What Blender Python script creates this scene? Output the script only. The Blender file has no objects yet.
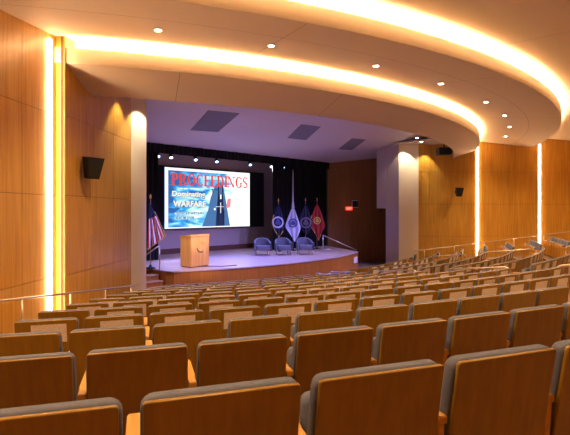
import bpy, math, random
from mathutils import Vector, Matrix
random.seed(7)
C = bpy.context.scene.collection
sin, cos, pi, R = math.sin, math.cos, math.pi, math.radians

# ------------------------------------------------------------------ frame of the hall
# world: X across the stage, Y towards the back of the stage, Z up, metres.
EYE = 3.03
CAM = (-13.43, -19.43, EYE)
CX, CY = 0.0, 6.8                      # common centre of seat rows, coves and stage front
def cw(x, d, z=0.0):                   # right / forward of the camera position -> world
    return Vector((CAM[0] + .718*x + .696*d, CAM[1] - .696*x + .718*d, z))
def pol(r, th, z=0.0):                 # polar round the hall centre, th = 0 towards the seats
    return Vector((CX + r*sin(th), CY - r*cos(th), z))

# ------------------------------------------------------------------ materials
def new_mat(name):
    m = bpy.data.materials.new(name); m.use_nodes = True
    nt = m.node_tree
    return m, nt, nt.nodes['Principled BSDF']
def plain(name, col, rough=.6, metal=0, emis=None, es=0, noise=0, nscale=20, bump=0, coat=0):
    m, nt, b = new_mat(name)
    b.inputs['Base Color'].default_value = (*col, 1)
    b.inputs['Roughness'].default_value = rough
    b.inputs['Metallic'].default_value = metal
    b.inputs['Coat Weight'].default_value = coat
    if emis:
        b.inputs['Emission Color'].default_value = (*emis, 1)
        b.inputs['Emission Strength'].default_value = es
    if noise or bump:
        tc = nt.nodes.new('ShaderNodeTexCoord')
        n = nt.nodes.new('ShaderNodeTexNoise'); n.inputs['Scale'].default_value = nscale
        n.inputs['Detail'].default_value = 4
        nt.links.new(tc.outputs['Object'], n.inputs['Vector'])
        if noise:
            r = nt.nodes.new('ShaderNodeValToRGB')
            r.color_ramp.elements[0].position = .3; r.color_ramp.elements[1].position = .7
            r.color_ramp.elements[0].color = (*[c*(1-noise) for c in col], 1)
            r.color_ramp.elements[1].color = (*[min(1, c*(1+noise)) for c in col], 1)
            nt.links.new(n.outputs['Fac'], r.inputs['Fac'])
            nt.links.new(r.outputs['Color'], b.inputs['Base Color'])
        if bump:
            bp = nt.nodes.new('ShaderNodeBump'); bp.inputs['Strength'].default_value = bump
            bp.inputs['Distance'].default_value = .01
            nt.links.new(n.outputs['Fac'], bp.inputs['Height'])
            nt.links.new(bp.outputs['Normal'], b.inputs['Normal'])
    return m
def wood(name, c1, c2, scale=(18, 18, .7), rough=.32, coat=.25, per_object=False):
    m, nt, b = new_mat(name)
    tc = nt.nodes.new('ShaderNodeTexCoord')
    mp = nt.nodes.new('ShaderNodeMapping'); mp.inputs['Scale'].default_value = scale
    nt.links.new(tc.outputs['Object'], mp.inputs['Vector'])
    n = nt.nodes.new('ShaderNodeTexNoise'); n.inputs['Scale'].default_value = 1
    n.inputs['Detail'].default_value = 6; n.inputs['Distortion'].default_value = .3
    if per_object:
        oi = nt.nodes.new('ShaderNodeObjectInfo')
        mul = nt.nodes.new('ShaderNodeMath'); mul.operation = 'MULTIPLY'; mul.inputs[1].default_value = 40
        nt.links.new(oi.outputs['Random'], mul.inputs[0])
        n.noise_dimensions = '4D'; nt.links.new(mul.outputs[0], n.inputs['W'])
    nt.links.new(mp.outputs[0], n.inputs['Vector'])
    n2 = nt.nodes.new('ShaderNodeTexNoise'); n2.inputs['Scale'].default_value = .55; n2.inputs['Detail'].default_value = 2
    nt.links.new(tc.outputs['Object'], n2.inputs['Vector'])
    ad = nt.nodes.new('ShaderNodeMath'); ad.operation = 'MULTIPLY_ADD'
    nt.links.new(n2.outputs['Fac'], ad.inputs[0]); ad.inputs[1].default_value = .35
    nt.links.new(n.outputs['Fac'], ad.inputs[2])
    r = nt.nodes.new('ShaderNodeValToRGB')
    r.color_ramp.elements[0].position = .45; r.color_ramp.elements[0].color = (*c1, 1)
    r.color_ramp.elements[1].position = .9; r.color_ramp.elements[1].color = (*c2, 1)
    nt.links.new(ad.outputs[0], r.inputs['Fac'])
    nt.links.new(r.outputs['Color'], b.inputs['Base Color'])
    b.inputs['Roughness'].default_value = rough
    b.inputs['Coat Weight'].default_value = coat; b.inputs['Coat Roughness'].default_value = .25
    return m

M = {}
M['wall_wood'] = wood('wall veneer', (.50, .245, .036), (.70, .40, .072))
M['seam'] = plain('panel seam', (.16, .07, .02), .8)
M['stage_wood'] = wood('stage front veneer', (.40, .13, .015), (.52, .19, .025))
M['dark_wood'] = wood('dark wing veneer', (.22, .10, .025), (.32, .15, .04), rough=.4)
M['deck'] = wood('stage deck maple', (.50, .36, .26), (.62, .47, .35), scale=(1.2, 22, 22), rough=.3, coat=.2)
M['step_wood'] = wood('step maple', (.45, .26, .13), (.58, .35, .19), scale=(2, 22, 22))
M['lectern_wood'] = wood('lectern cherry', (.55, .24, .05), (.75, .36, .09))
M['seat_wood'] = wood('seat back veneer', (.28, .15, .007), (.39, .22, .012), scale=(30, 30, 1.5), rough=.33, coat=.2, per_object=True)
M['arm_wood'] = wood('armrest oak', (.58, .29, .045), (.70, .38, .07), scale=(30, 2, 30), rough=.5, coat=0, per_object=True)
M['fabric'] = plain('grey upholstery', (.14, .162, .24), .85, noise=.06, nscale=60, bump=.15)
M['stage_fabric'] = plain('stage chair fabric', (.11, .11, .115), .85, noise=.12, nscale=60)
M['steel_dark'] = plain('dark seat steel', (.05, .05, .055), .4, .6)
M['rail'] = plain('satin rail metal', (.72, .66, .58), .3, .9)
M['card'] = plain('pale printed card', (.95, .86, .80), .6, noise=.12, nscale=55)
M['ceiling'] = plain('ceiling plaster', (.66, .55, .44), .75)
M['joint'] = plain('ceiling joint', (.34, .29, .24), .9)
M['fascia'] = plain('fascia plaster', (.76, .68, .56), .7)
M['stage_ceiling'] = plain('stage ceiling paint', (.78, .70, .68), .8)
M['slot'] = plain('ceiling slot', (.26, .245, .29), .9)
M['column'] = plain('column plaster', (.85, .74, .56), .7)
M['return'] = plain('proscenium return paint', (.52, .44, .42), .8)
M['backwall'] = plain('stage wall paint', (.42, .33, .28), .8)
M['base_brown'] = plain('brown base', (.12, .045, .02), .5)
M['black'] = plain('black velour', (.002, .002, .0025), .95)
M['black_gloss'] = plain('black enclosure', (.010, .010, .011), .75)
M['grille'] = plain('black grille', (.02, .02, .02), .8, noise=.4, nscale=150)
M['carpet'] = plain('aisle carpet', (.20, .13, .08), .95, noise=.25, nscale=40)
M['cove_led'] = plain('cove lamp', (1, .8, .5), .5, emis=(1, .69, .40), es=27)
M['slot_led'] = plain('wall slot lamp', (1, .8, .5), .5, emis=(1, .66, .36), es=20)
M['down_led'] = plain('downlight lens', (1, .9, .8), .5, emis=(1, .88, .7), es=14)
M['spot_blue'] = plain('stage lens blue', (1, 1, 1), .5, emis=(.25, .45, 1), es=5)
M['spot_white'] = plain('stage lens white', (1, 1, 1), .5, emis=(.95, .95, 1), es=3)
M['trim_white'] = plain('white trim ring', (.8, .75, .68), .5)
M['exit_red'] = plain('exit sign face', (.8, .03, .02), .4, emis=(1, .06, .04), es=.45)
M['exit_text'] = plain('exit letters', (1, .7, .6), .4, emis=(1, .35, .25), es=.6)
M['gold'] = plain('gold fringe', (.75, .48, .10), .45, .4)
M['emblem'] = plain('dark emblem', (.10, .045, .02), .5)
M['pole'] = plain('pole wood', (.30, .18, .10), .4)
M['white_cloth'] = plain('white cloth', (.55, .56, .60), .8)
M['navy_cloth'] = plain('navy cloth', (.012, .014, .04), .8)
M['dark_cloth'] = plain('dark blue cloth', (.02, .016, .03), .8)
M['red_cloth'] = plain('scarlet cloth', (.36, .02, .01), .8)
M['seal_blue'] = plain('seal blue', (.08, .10, .28), .8)
M['seal_grey'] = plain('seal grey', (.16, .14, .16), .8)

# ------------------------------------------------------------------ mesh collector
class MB:
    def __init__(s): s.v = []; s.f = []; s.m = []; s.sm = []
    def add(s, vs, fs, mi=0, smooth=False):
        o = len(s.v); s.v += [tuple(v) for v in vs]
        s.f += [tuple(i + o for i in f) for f in fs]; s.m += [mi]*len(fs); s.sm += [smooth]*len(fs)
        return s
    def box(s, c, sz, rz=0, mi=0, T=None):
        hx, hy, hz = [a/2 for a in sz]
        vs = [Vector((x, y, z)) for x in (-hx, hx) for y in (-hy, hy) for z in (-hz, hz)]
        m = Matrix.Rotation(rz, 4, 'Z')
        vs = [m @ v + Vector(c) for v in vs]
        if T: vs = [T @ v for v in vs]
        return s.add(vs, [(0,1,3,2),(4,6,7,5),(0,4,5,1),(2,3,7,6),(0,2,6,4),(1,5,7,3)], mi)
    def prism(s, poly, z0, z1, mi=0):
        """polygon in XY (counter-clockwise) extruded z0..z1"""
        n = len(poly)
        vs = [(p[0], p[1], z0) for p in poly] + [(p[0], p[1], z1) for p in poly]
        fs = [tuple(range(n-1, -1, -1)), tuple(range(n, 2*n))] + [(i, (i+1) % n, n+(i+1) % n, n+i) for i in range(n)]
        return s.add(vs, fs, mi)
    def rings(s, rings, mi=0, smooth=True, caps=True):
        n = len(rings[0]); vs = [p for r in rings for p in r]
        fs = []
        for k in range(len(rings)-1):
            for i in range(n):
                j = (i+1) % n
                fs.append((k*n+i, k*n+j, (k+1)*n+j, (k+1)*n+i))
        s.add(vs, fs, mi, smooth)
        if caps:
            o = len(s.v) - len(vs)
            s.f += [tuple(o+i for i in range(n-1, -1, -1)), tuple(o+(len(rings)-1)*n+i for i in range(n))]
            s.m += [mi, mi]; s.sm += [False, False]
        return s
    def tube(s, pts, r, seg=8, mi=0):
        pts = [Vector(p) for p in pts]; out = []
        rs = r if isinstance(r, (list, tuple)) else [r]*len(pts)
        for i, p in enumerate(pts):
            d = (pts[min(i+1, len(pts)-1)] - pts[max(i-1, 0)]).normalized()
            up = Vector((0, 0, 1)) if abs(d.z) < .95 else Vector((1, 0, 0))
            a = d.cross(up).normalized(); b = d.cross(a)
            out.append([p + (a*cos(t) + b*sin(t))*rs[i] for t in [2*pi*k/seg for k in range(seg)]])
        return s.rings(out, mi)
    def grid(s, rows, mi=0, smooth=False):
        """rows of points -> quads"""
        n = len(rows[0]); fs = []
        for k in range(len(rows)-1):
            for i in range(n-1):
                fs.append((k*n+i, k*n+i+1, (k+1)*n+i+1, (k+1)*n+i))
        return s.add([p for r in rows for p in r], fs, mi, smooth)
    def disc(s, c, r, nrm, seg=20, mi=0, r0=0):
        q = Vector((0, 0, 1)).rotation_difference(Vector(nrm).normalized())
        ring = [Vector(c) + q @ Vector((r*cos(2*pi*k/seg), r*sin(2*pi*k/seg), 0)) for k in range(seg)]
        if r0:
            rin = [Vector(c) + q @ Vector((r0*cos(2*pi*k/seg), r0*sin(2*pi*k/seg), 0)) for k in range(seg)]
            return s.add(ring + rin, [(k, (k+1) % seg, seg+(k+1) % seg, seg+k) for k in range(seg)], mi)
        return s.add(ring, [tuple(range(seg))], mi)
    def build(s, name, mats, parent=None, loc=None):
        me = bpy.data.meshes.new(name)
        me.from_pydata(s.v, [], s.f)
        for m in (mats if isinstance(mats, (list, tuple)) else [mats]): me.materials.append(m)
        me.polygons.foreach_set('material_index', s.m)
        me.polygons.foreach_set('use_smooth', s.sm)
        me.update()
        o = bpy.data.objects.new(name, me); C.objects.link(o)
        if parent: o.parent = parent
        if loc is not None: o.location = loc
        return o
def rrect(w, h, r, n=4, cx=0, cz=0):
    out = []
    for (sx, sz, a0) in ((1, 1, 0), (-1, 1, 90), (-1, -1, 180), (1, -1, 270)):
        for k in range(n+1):
            a = R(a0 + 90*k/n)
            out.append((cx + sx*(w/2-r) + r*cos(a), cz + sz*(h/2-r) + r*sin(a)))
    return out
def tag(o, label=None, cat=None, group=None, kind=None):
    if label: o['label'] = label
    if cat: o['category'] = cat
    if group: o['group'] = group
    if kind: o['kind'] = kind
    return o
def empty(name, loc, rz=0, label=None, cat=None, group=None):
    o = bpy.data.objects.new(name, None); C.objects.link(o)
    o.location = loc; o.rotation_euler = (0, 0, rz); o.empty_display_size = .1
    return tag(o, label, cat, group)
def struct(o): o['kind'] = 'structure'; return o
def copy_tree(o, parent=None):
    c = o.copy(); C.objects.link(c)
    if parent: c.parent = parent
    for ch in list(o.children): copy_tree(ch, c)
    return c
ONES = ['first','second','third','fourth','fifth','sixth','seventh','eighth','ninth','tenth','eleventh','twelfth','thirteenth','fourteenth','fifteenth','sixteenth','seventeenth','eighteenth','nineteenth']
def ordinal(n):
    if n < 20: return ONES[n-1]
    t = {2: 'twent', 3: 'thirt', 4: 'fort'}[n//10]
    return t + 'ieth' if n % 10 == 0 else t + 'y-' + ONES[n % 10 - 1]

# ------------------------------------------------------------------ side walls
nrm = Vector((-.683, .73, 0)); dr = Vector((-.73, -.683, 0))
P2a = Vector((-7.55, -6.95, 0)); P2b = Vector((-10.16, -9.40, 0))
P1a = P2b + .2*nrm; P1b = Vector((-12.9, -11.58, 0))
P0a = P1b + .2*nrm; P0b = P0a + 13.5*dr
def mir(v, s): return Vector((v.x*s, v.y, v.z))      # s = 1 left side as is, s = -1 mirrored to the right
lwall = [P2a, P2b, P1a, P1b, P0a, P0b]
def th_limit(r):
    """angle at which the circle of radius r meets the side wall (symmetric)"""
    best = None
    for k in range(0, 6, 2):
        a, b = lwall[k], lwall[k+1]
        for i in range(201):
            p = a.lerp(b, i/200)
            rr = math.hypot(p.x-CX, p.y-CY)
            if best is None or abs(rr-r) < best[0]: best = (abs(rr-r), math.atan2(-(p.x-CX), -(p.y-CY)))
    return best[1]
COURSES = [-.1, 1.64, 3.34, 5.03, 6.72, 7.6]
def panelled(name, a, b, s, nv, t=.04, zs=COURSES, mat='wall_wood', out=None):
    """veneered wall made of panels with fine reveals, on a dark backing"""
    out = nrm if out is None else out
    mb = MB(); g = .005
    A, B = mir(a, s), mir(b, s); o = mir(out, s)
    d = (B-A); L = d.length; d.normalize()
    for i in range(nv):
        u0, u1 = L*i/nv + g*(i > 0), L*(i+1)/nv - g*(i < nv-1)
        for k in range(len(zs)-1):
            z0, z1 = zs[k]+g*(k > 0), zs[k+1]-g
            q = [A+d*u0, A+d*u1, A+d*u1+o*t, A+d*u0+o*t]
            if s < 0: q = q[::-1]
            mb.prism([(p.x, p.y) for p in q][::-1], z0, z1)
    q = [A+o*t, B+o*t, B+o*(t+.05), A+o*(t+.05)]
    mb.prism([(p.x, p.y) for p in q], zs[0], zs[-1], 1)
    return struct(mb.build(name, [M[mat], M['seam']]))
for s, side in ((1, 'left'), (-1, 'right')):
    panelled('wall_'+side, P2a, P2b, s, 3)
    panelled('wall_'+side, P1a - .12*dr, P1b, s, 3)
    panelled('wall_'+side, P0a - .12*dr, P0b, s, 8)
    # the end faces of the two proud panels and the lit slot beside each
    for q in (P2b, P1b):
        mb = MB(); a = mir(q, s); b = mir(q + .2*nrm, s)
        mb.add([(a.x, a.y, -.1), (b.x, b.y, -.1), (b.x, b.y, 7.6), (a.x, a.y, 7.6)], [(0, 1, 2, 3)])
        struct(mb.build('trim_1', M['wall_wood']))
        mb = MB(); c = q + nrm*.165 + dr*.20; e = q + nrm*.165 + dr*.26
        c1, e1 = mir(c, s), mir(e, s); n_ = mir(nrm, s)*.035
        mb.prism([(c1.x, c1.y), (e1.x, e1.y), (e1.x+n_.x, e1.y+n_.y), (c1.x+n_.x, c1.y+n_.y)], .3, 6.55)
        o = mb.build('light_strip', M['slot_led'])
        tag(o, {(1, 0): 'white-hot vertical light strip running up the left wall', (1, 1): 'vertical light strip on the left wall beside the camera, outside the picture',
                (-1, 0): 'glowing vertical light strip on the right wall nearest the stage', (-1, 1): 'glowing vertical light strip on the right wall nearest the picture edge'}[(s, 0 if q is P2b else 1)],
            'light strip', 'vertical light strips between wall panels')

# ------------------------------------------------------------------ floor in shallow terraces
PITCH, RISE, R1, NR = 1.05, .135, 27.84, 12
def row_r(n): return R1 - PITCH*(n-1) + (.10 if n == 1 else 0)
def row_z(n): return RISE*(NR-n) + (.035 if n == 1 else 0)
mb = MB(); NT = 40
def arc_row(r, z, lim=None, n=NT):
    t = th_limit(r) if lim is None else lim
    return [pol(r, -t + 2*t*i/n, z) for i in range(n+1)]
prev = None
for n in range(NR, -3, -1):
    ri, ro = (row_r(n) - .78 if n < NR else 12.9), row_r(n) + .27
    a, b = arc_row(max(ri, 16.2) if n == NR else ri, row_z(n)), arc_row(ro, row_z(n))
    mb.grid([a, b])
    if prev is not None: mb.grid([prev, a])
    prev = b
mb.grid([[(-11, -8.9, 0), (11, -8.9, 0)], [(-11, 1, 0), (11, 1, 0)]])
mb.grid([arc_row(12.9, -.004, R(33)), arc_row(16.3, -.004, R(33))])
struct(mb.build('floor', M['carpet']))
# rear wall behind the camera
mb = MB(); mb.grid([arc_row(31.2, 1.5, R(41)), arc_row(31.2, 8, R(41))])
struct(mb.build('wall_rear', M['wall_wood']))

# ------------------------------------------------------------------ ceilings, fascias, coves
def lims(r): return max(th_limit(max(r, 15.6)), 0)
def ring(mb, pts, mi=0, ext=0.0):
    """pts: list of (r, z); swept round the hall centre between the side walls"""
    rows = []
    for r, z in pts:
        t = lims(r) + ext/max(r, 1)
        rows.append([pol(r, -t + 2*t*i/96, z + EYE) for i in range(97)])
    mb.grid(rows, mi, True)
    return mb
tier2 = lambda r: 3.66 - .11*(r-19.1)
mainc = lambda r: 3.92 - .09*(r-22.1)
# proscenium soffit, slightly sloping down to the stage
mb = MB(); ring(mb, [(18.0, 2.98), (18.0, 2.70)], 0, .1); struct(mb.build('ceiling', M['ceiling']))
mb = MB(); ring(mb, [(18.0, 2.70), (19.1, 3.10)], 0, .1)
for th in (-38, -25, -12, 1, 14, 27, 40):
    a = R(th); w = .008
    def sz(r): return EYE + 2.70 + .40*(r-18)/1.1 - .004
    mb.add([pol(18.0, a-w/18, sz(18)), pol(18.0, a+w/18, sz(18)), pol(19.1, a+w/19, sz(19.1)), pol(19.1, a-w/19, sz(19.1))], [(0, 1, 2, 3)], 1)
struct(mb.build('ceiling', [M['ceiling'], M['joint']]))
def cove(name, R_, z0, z1, zc, depth=.36):
    mb = MB()
    ring(mb, [(R_, z0), (R_, z1), (R_-.03, z1), (R_-.03, z0+.10)], 0, .32)       # fascia with its lip
    ring(mb, [(R_-.03, z0+.10), (R_-depth, z0+.10), (R_-depth, zc+.02)], 0, .32)  # shelf and back of the cove
    struct(mb.build('ceiling', M['fascia']))
    mb = MB(); rows = []
    for r in (R_-.22, R_-.10):
        t = lims(R_) + .12/R_
        rows.append([pol(r, -t+2*t*i/96, EYE + z0 + .235) for i in range(97)])
    lo = [[p - Vector((0, 0, .025)) for p in q] for q in rows]
    mb.grid([rows[1], rows[0]]); mb.grid([lo[0], lo[1]]); mb.grid([rows[0], lo[0]]); mb.grid([lo[1], rows[1]])
    return mb.build(name, M['cove_led'])
tag(cove('cove_light', 19.1, 3.10, 3.43, tier2(18.75)), 'hidden warm light strip glowing above the inner curved ceiling band nearest the stage', 'cove light', 'curved cove lights')
tag(cove('cove_light', 22.1, 3.33, 3.66, mainc(21.74)), 'hidden warm light strip glowing above the outer curved ceiling band nearest the camera', 'cove light', 'curved cove lights')
def joints(mb, fz, rs, ths, r0, r1, mi=1, off=.004):
    w = .008
    for r in rs:
        t = lims(r)
        mb.grid([[pol(q, -t+2*t*i/96, EYE+fz(q)-off) for i in range(97)] for q in (r-w, r+w)], mi)
    for th in ths:
        a = R(th)
        mb.add([pol(r0, a-w/r0, EYE+fz(r0)-off), pol(r0, a+w/r0, EYE+fz(r0)-off), pol(r1, a+w/r1, EYE+fz(r1)-off), pol(r1, a-w/r1, EYE+fz(r1)-off)], [(0, 1, 2, 3)], mi)
mb = MB(); ring(mb, [(18.6, tier2(18.6)), (22.1, tier2(22.1))], 0, .3); joints(mb, tier2, [21.0], [-36, -20, -4.5, 13, 30], 19.2, 22.05)
struct(mb.build('ceiling', [M['ceiling'], M['joint']]))
mb = MB(); ring(mb, [(21.6, mainc(21.6)), (32, mainc(32))], 0, .3); joints(mb, mainc, [24.6, 27.6], [-34, -20, -6, 8, 22, 34], 22.2, 31)
struct(mb.build('ceiling', [M['ceiling'], M['joint']]))

# downlights
def downlight(r, th, fz, label, group, power=60, spot=True, rad=.062):
    p = pol(r, th, EYE + fz(r) - .006)
    e = empty('downlight', p, 0, label, 'ceiling light', group)
    mb = MB(); mb.disc((0, 0, 0), rad, (0, 0, -1)); mb.build('lens', M['down_led'], e)
    mb = MB(); mb.disc((0, 0, -.003), rad*1.35, (0, 0, -1), r0=rad); mb.build('trim_ring', M['trim_white'], e)
    if spot: lamp('SPOT', p + Vector((0, 0, -.05)), (0, 0, -1), power, (1, .64, .32), size=.08, angle=115, blend=.9)
def lamp(kind, loc, d, power, col, size=.1, angle=60, blend=.5, sy=None):
    l = bpy.data.lights.new(kind.lower()+'_lamp', kind); l.energy = power; l.color = col
    if kind == 'SPOT': l.spot_size = R(angle); l.spot_blend = blend; l.shadow_soft_size = size
    elif kind == 'AREA':
        l.size = size
        if sy: l.shape = 'RECTANGLE'; l.size_y = sy
    else: l.shadow_soft_size = size
    o = bpy.data.objects.new(kind.lower()+'_lamp', l); C.objects.link(o); o.location = loc
    o.rotation_euler = Vector(d).to_track_quat('-Z', 'Y').to_euler()
    return o
def to_cam(p):
    u, v = p[0]-CAM[0], p[1]-CAM[1]
    return .718*u-.696*v, .696*u+.718*v
def px_of(p):
    x, d = to_cam(p)
    return 285+450*x/d, 210+450*(EYE-p[2])/d, d
def on_ring(px, r):     # angle at which the sight line of pixel column px crosses radius r, near branch
    best = None
    for i in range(2, 1400):
        d = i*.025; p = cw((px-285)/450*d, d)
        rr = math.hypot(p.x-CX, p.y-CY)
        if rr <= r: return math.atan2(p.x-CX, CY-p.y)
    return None
names = ['leftmost downlight in the middle ceiling tier, above the tall light strip', 'second downlight from the left in the middle ceiling tier',
         'third downlight from the left in the middle ceiling tier', 'fourth downlight from the left in the middle ceiling tier',
         'fifth downlight from the left in the middle ceiling tier']
angs = [on_ring(px, 20.3) for px in (158, 271, 376, 441, 486)]
for a, nm in zip(angs, names): downlight(20.3, a, tier2, nm, 'middle tier downlights', 210)
for k, nm in enumerate(['uppermost of the three small downlights crowded at the far right end of the middle tier',
                        'middle one of three small downlights at the far right end of the middle tier',
                        'lowest small downlight of the middle tier, closest to the right wall']):
    downlight(20.3, angs[-1] + R(7.5)*(k+1), tier2, nm, 'middle tier downlights', 210)
downlight(24.0, on_ring(513, 24.0), mainc, 'lone downlight in the upper ceiling near the top right corner', None, 250)
# added fill spots below the upper ceiling, out of view, for the seat tops
for r, ths in ((24.0, (-30, -18, -8, 16, 28)), (27.5, (-34, -26, -17, -6, 6, 20, 32))):
    for th in ths:
        p = pol(r, R(th), EYE + mainc(r) - .05)
        lamp('SPOT', p, (0, 0, -1), 190, (1, .62, .30), size=.08, angle=120, blend=.9)

# ------------------------------------------------------------------ proscenium: columns, side ceilings, stage shell
for s, side in ((-1, 'left'), (1, 'right')):
    mb = MB()
    poly = [(6.9, -6.6), (7.62, -6.98), (7.9, -6.7), (7.9, -5.9), (6.95, -5.9)] if s < 0 else [(7.1, -6.75), (7.86, -7.45), (8.1, -7.3), (8.2, -5.95), (7.12, -5.95)]
    q = [(x*s, y) for x, y in poly]
    if s < 0: q = q[::-1]
    mb.prism(q, -.02, 7.4)
    mb.m = [1 if abs(sum(mb.v[i][0] for i in f)/len(f) - s*(6.925 if s < 0 else 7.11)) < .03 and len(f) == 4 else 0 for f in mb.f]
    struct(mb.build('column_'+side, [M['column'], M['return']]))
    mb = MB(); mb.box((s*(7.45 if s < 0 else 7.6), -5.66, 4.9), (.98, .56, 3.55)); struct(mb.build('trim_2', M['return']))
    # flat ceiling between side wall and stage
    mb = MB(); q = [(s*6.9, -6.2), (s*9.5, -6.2)] + [(s*17.97*sin(R(a)), CY-17.97*cos(R(a))) for a in (36, 33, 30, 27, 24.5, 22.6)]
    if s > 0: q = q[::-1]
    mb.prism(q, 6.46, 6.52); struct(mb.build('ceiling', M['ceiling']))
    # dark veneered wing wall at the stage side
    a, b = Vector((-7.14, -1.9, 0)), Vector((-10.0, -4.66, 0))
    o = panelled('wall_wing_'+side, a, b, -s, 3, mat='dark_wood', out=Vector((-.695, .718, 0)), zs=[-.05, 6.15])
# stage ceiling: rises from the valance towards the hall
SC = [(-1.85, 5.82), (-11.4, 7.25)]
def scz(y): return SC[0][1] + (y-SC[0][0])/(SC[1][0]-SC[0][0])*(SC[1][1]-SC[0][1])
mb = MB(); mb.grid([[(-10.2, SC[0][0], SC[0][1]), (10.2, SC[0][0], SC[0][1])], [(-10.2, SC[1][0], SC[1][1]), (10.2, SC[1][0], SC[1][1])]])
mb.grid([[(-9, 0.2, 6.3), (9, .2, 6.3)], [(-9, -1.85, 6.3), (9, -1.85, 6.3)]])
def hit_sc(px, py):
    k = (210-py)/450
    for i in range(200, 3000):
        d = i*.01; p = cw((px-285)/450*d, d, EYE + k*d)
        if p.y > SC[1][0]-.5 and p.z >= scz(p.y): return p
for quad in ([(208, 110), (240, 113), (218, 132), (190, 130)], [(301, 124), (321, 126.5), (306, 140), (287, 138)], [(352, 138), (366, 139.5), (352, 150), (338, 149)]):
    ps = [hit_sc(*q) for q in quad]
    if None in ps: continue
    # recessed ceiling openings, square to the stage
    xs = sorted(p.x for p in ps); ys = sorted(p.y for p in ps)
    cxm = sum(xs)/4; cym = sum(ys)/4
    mb.add([(p.x, p.y, scz(p.y)-.006) for p in ps], [(0, 1, 2, 3)], 1)
struct(mb.build('ceiling', [M['stage_ceiling'], M['slot']]))
# back wall of the stage
mb = MB(); mb.box((0, .20, 3.5), (17, .1, 5.6)); struct(mb.build('wall_back', M['backwall']))
mb = MB(); mb.box((0, .12, 1.02), (17, .06, .26)); struct(mb.build('baseboard_back', M['base_brown']))
# stage deck
def stage_poly(dr_=0):
    t0, t1 = R(-21.6), R(22.9); rr = 13.4 + dr_
    P = [pol(rr, t0 + (t1-t0)*i/40) for i in range(41)]
    P = [Vector((-5.48-dr_, -4.9, 0)), Vector((-5.46-dr_, -5.22, 0)), Vector((-5.33-dr_, -5.52-dr_, 0))] + P
    P += [Vector((7.1, -1.85, 0)), Vector((7.1, .13, 0)), Vector((-8, .13, 0)), Vector((-8, -4.2, 0)), Vector((-5.48-dr_, -4.2, 0))]
    return [(p.x, p.y) for p in P]
st = empty('stage', (0, -3, 0), 0, 'raised stage with curved red-brown wooden front and pale deck', 'stage')
mb = MB(); mb.prism([(x, y+3) for x, y in stage_poly()], 0, .86); mb.build('stage_front', M['stage_wood'], st)
mb = MB(); mb.prism([(x, y+3) for x, y in stage_poly(.03)], .86, .90); mb.build('deck', M['deck'], st)
# pale vent plate set in the front near its right end
mb = MB(); rows = []
for z in (.38, .68): rows.append([pol(13.42, R(t), z) + Vector((0, 3, 0)) for t in (19.3, 20.2, 21.1, 22.0)])
mb.grid(rows); o = mb.build('vent_panel', M['card'], st)
# steps left
sp = empty('stage_steps', (-6.03, -5.0, 0), 0, 'short flight of pale wooden steps climbing to the stage beside the left column', 'steps')
for k in range(4):
    y0 = -5.75 + .31*k - (-5.0)
    mb = MB(); mb.box((0.0, (y0 + .80)/2, .18*(k+.5)), (1.0, .80-y0, .17)); mb.build('riser', M['stage_wood'], sp)
    mb = MB(); mb.box((0.0, y0+.14, .18*(k+1)-.0), (1.03, .34, .03)); mb.build('tread', M['step_wood'], sp)
# handrail at the steps
q0 = cw((159.5-285)/450*15.75, 15.75, .90); q1 = cw((144-285)/450*15.5, 15.5, 0) - Vector((q0.x, q0.y, 0))
hr = empty('stair_handrail', q0, 0, 'slim metal handrail beside the left stage steps', 'handrail')
mb = MB(); mb.tube([(0, 0, 0), (0, 0, .86)], .025); mb.build('post', M['rail'], hr)
mb = MB(); mb.tube([(0, 0, .86), (q1.x*.12, q1.y*.12, .85), (q1.x, q1.y, .54)], .025); mb.build('rail', M['rail'], hr)
mb = MB(); mb.tube([(q1.x, q1.y, -.5), (q1.x, q1.y, .54)], .022); mb.build('post', M['rail'], hr)
# handrail going down at the right end of the stage
hb = cw(1.98, 23.4, .9)
hr = empty('stage_handrail', hb, 0, 'thin handrail sloping down off the right end of the stage', 'handrail')
e1 = cw(3.75, 23.6, 0) - hb
mb = MB(); mb.tube([(0, 0, .82), (e1.x, e1.y, .02)], .02); mb.build('rail', M['rail'], hr)
mb = MB(); mb.tube([(0, 0, 0), (0, 0, .82)], .02); mb.build('post', M['rail'], hr)
mb = MB(); mb.tube([(-.05, .05, .08), (.30, -.28, .08)], .02); mb.build('crossbar', M['rail'], hr)
# thin stand beside it
# curtains and valance
def curtain(name, x0, x1, y, z0, z1, label, amp=.05, wave=.22):
    n = int((x1-x0)/.04); rows = []
    for z in (z0, z1): rows.append([(x0+(x1-x0)*i/n, y+amp*sin(2*pi*(x0+(x1-x0)*i/n)/wave)+.03*sin(i*.37), z) for i in range(n+1)])
    mb = MB(); mb.grid(rows, 0, True)
    b = [[(p[0], p[1]+.012, p[2]) for p in r] for r in rows]; mb.grid(b[::-1], 0, True)
    return tag(mb.build(name, M['black']), label, 'curtain')
curtain('stage_curtain', -8.6, -4.0, -1.9, .91, 5.7, 'black stage curtain hanging left of the screen behind the striped flag')
curtain('stage_curtain', 2.62, 7.05, -1.9, .91, 5.7, 'wide black stage curtain hanging behind the four flags on the right')
curtain('valance', -8.6, 7.1, -2.08, 5.44, 5.84, 'long black valance across the top of the stage opening', .02)

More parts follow.
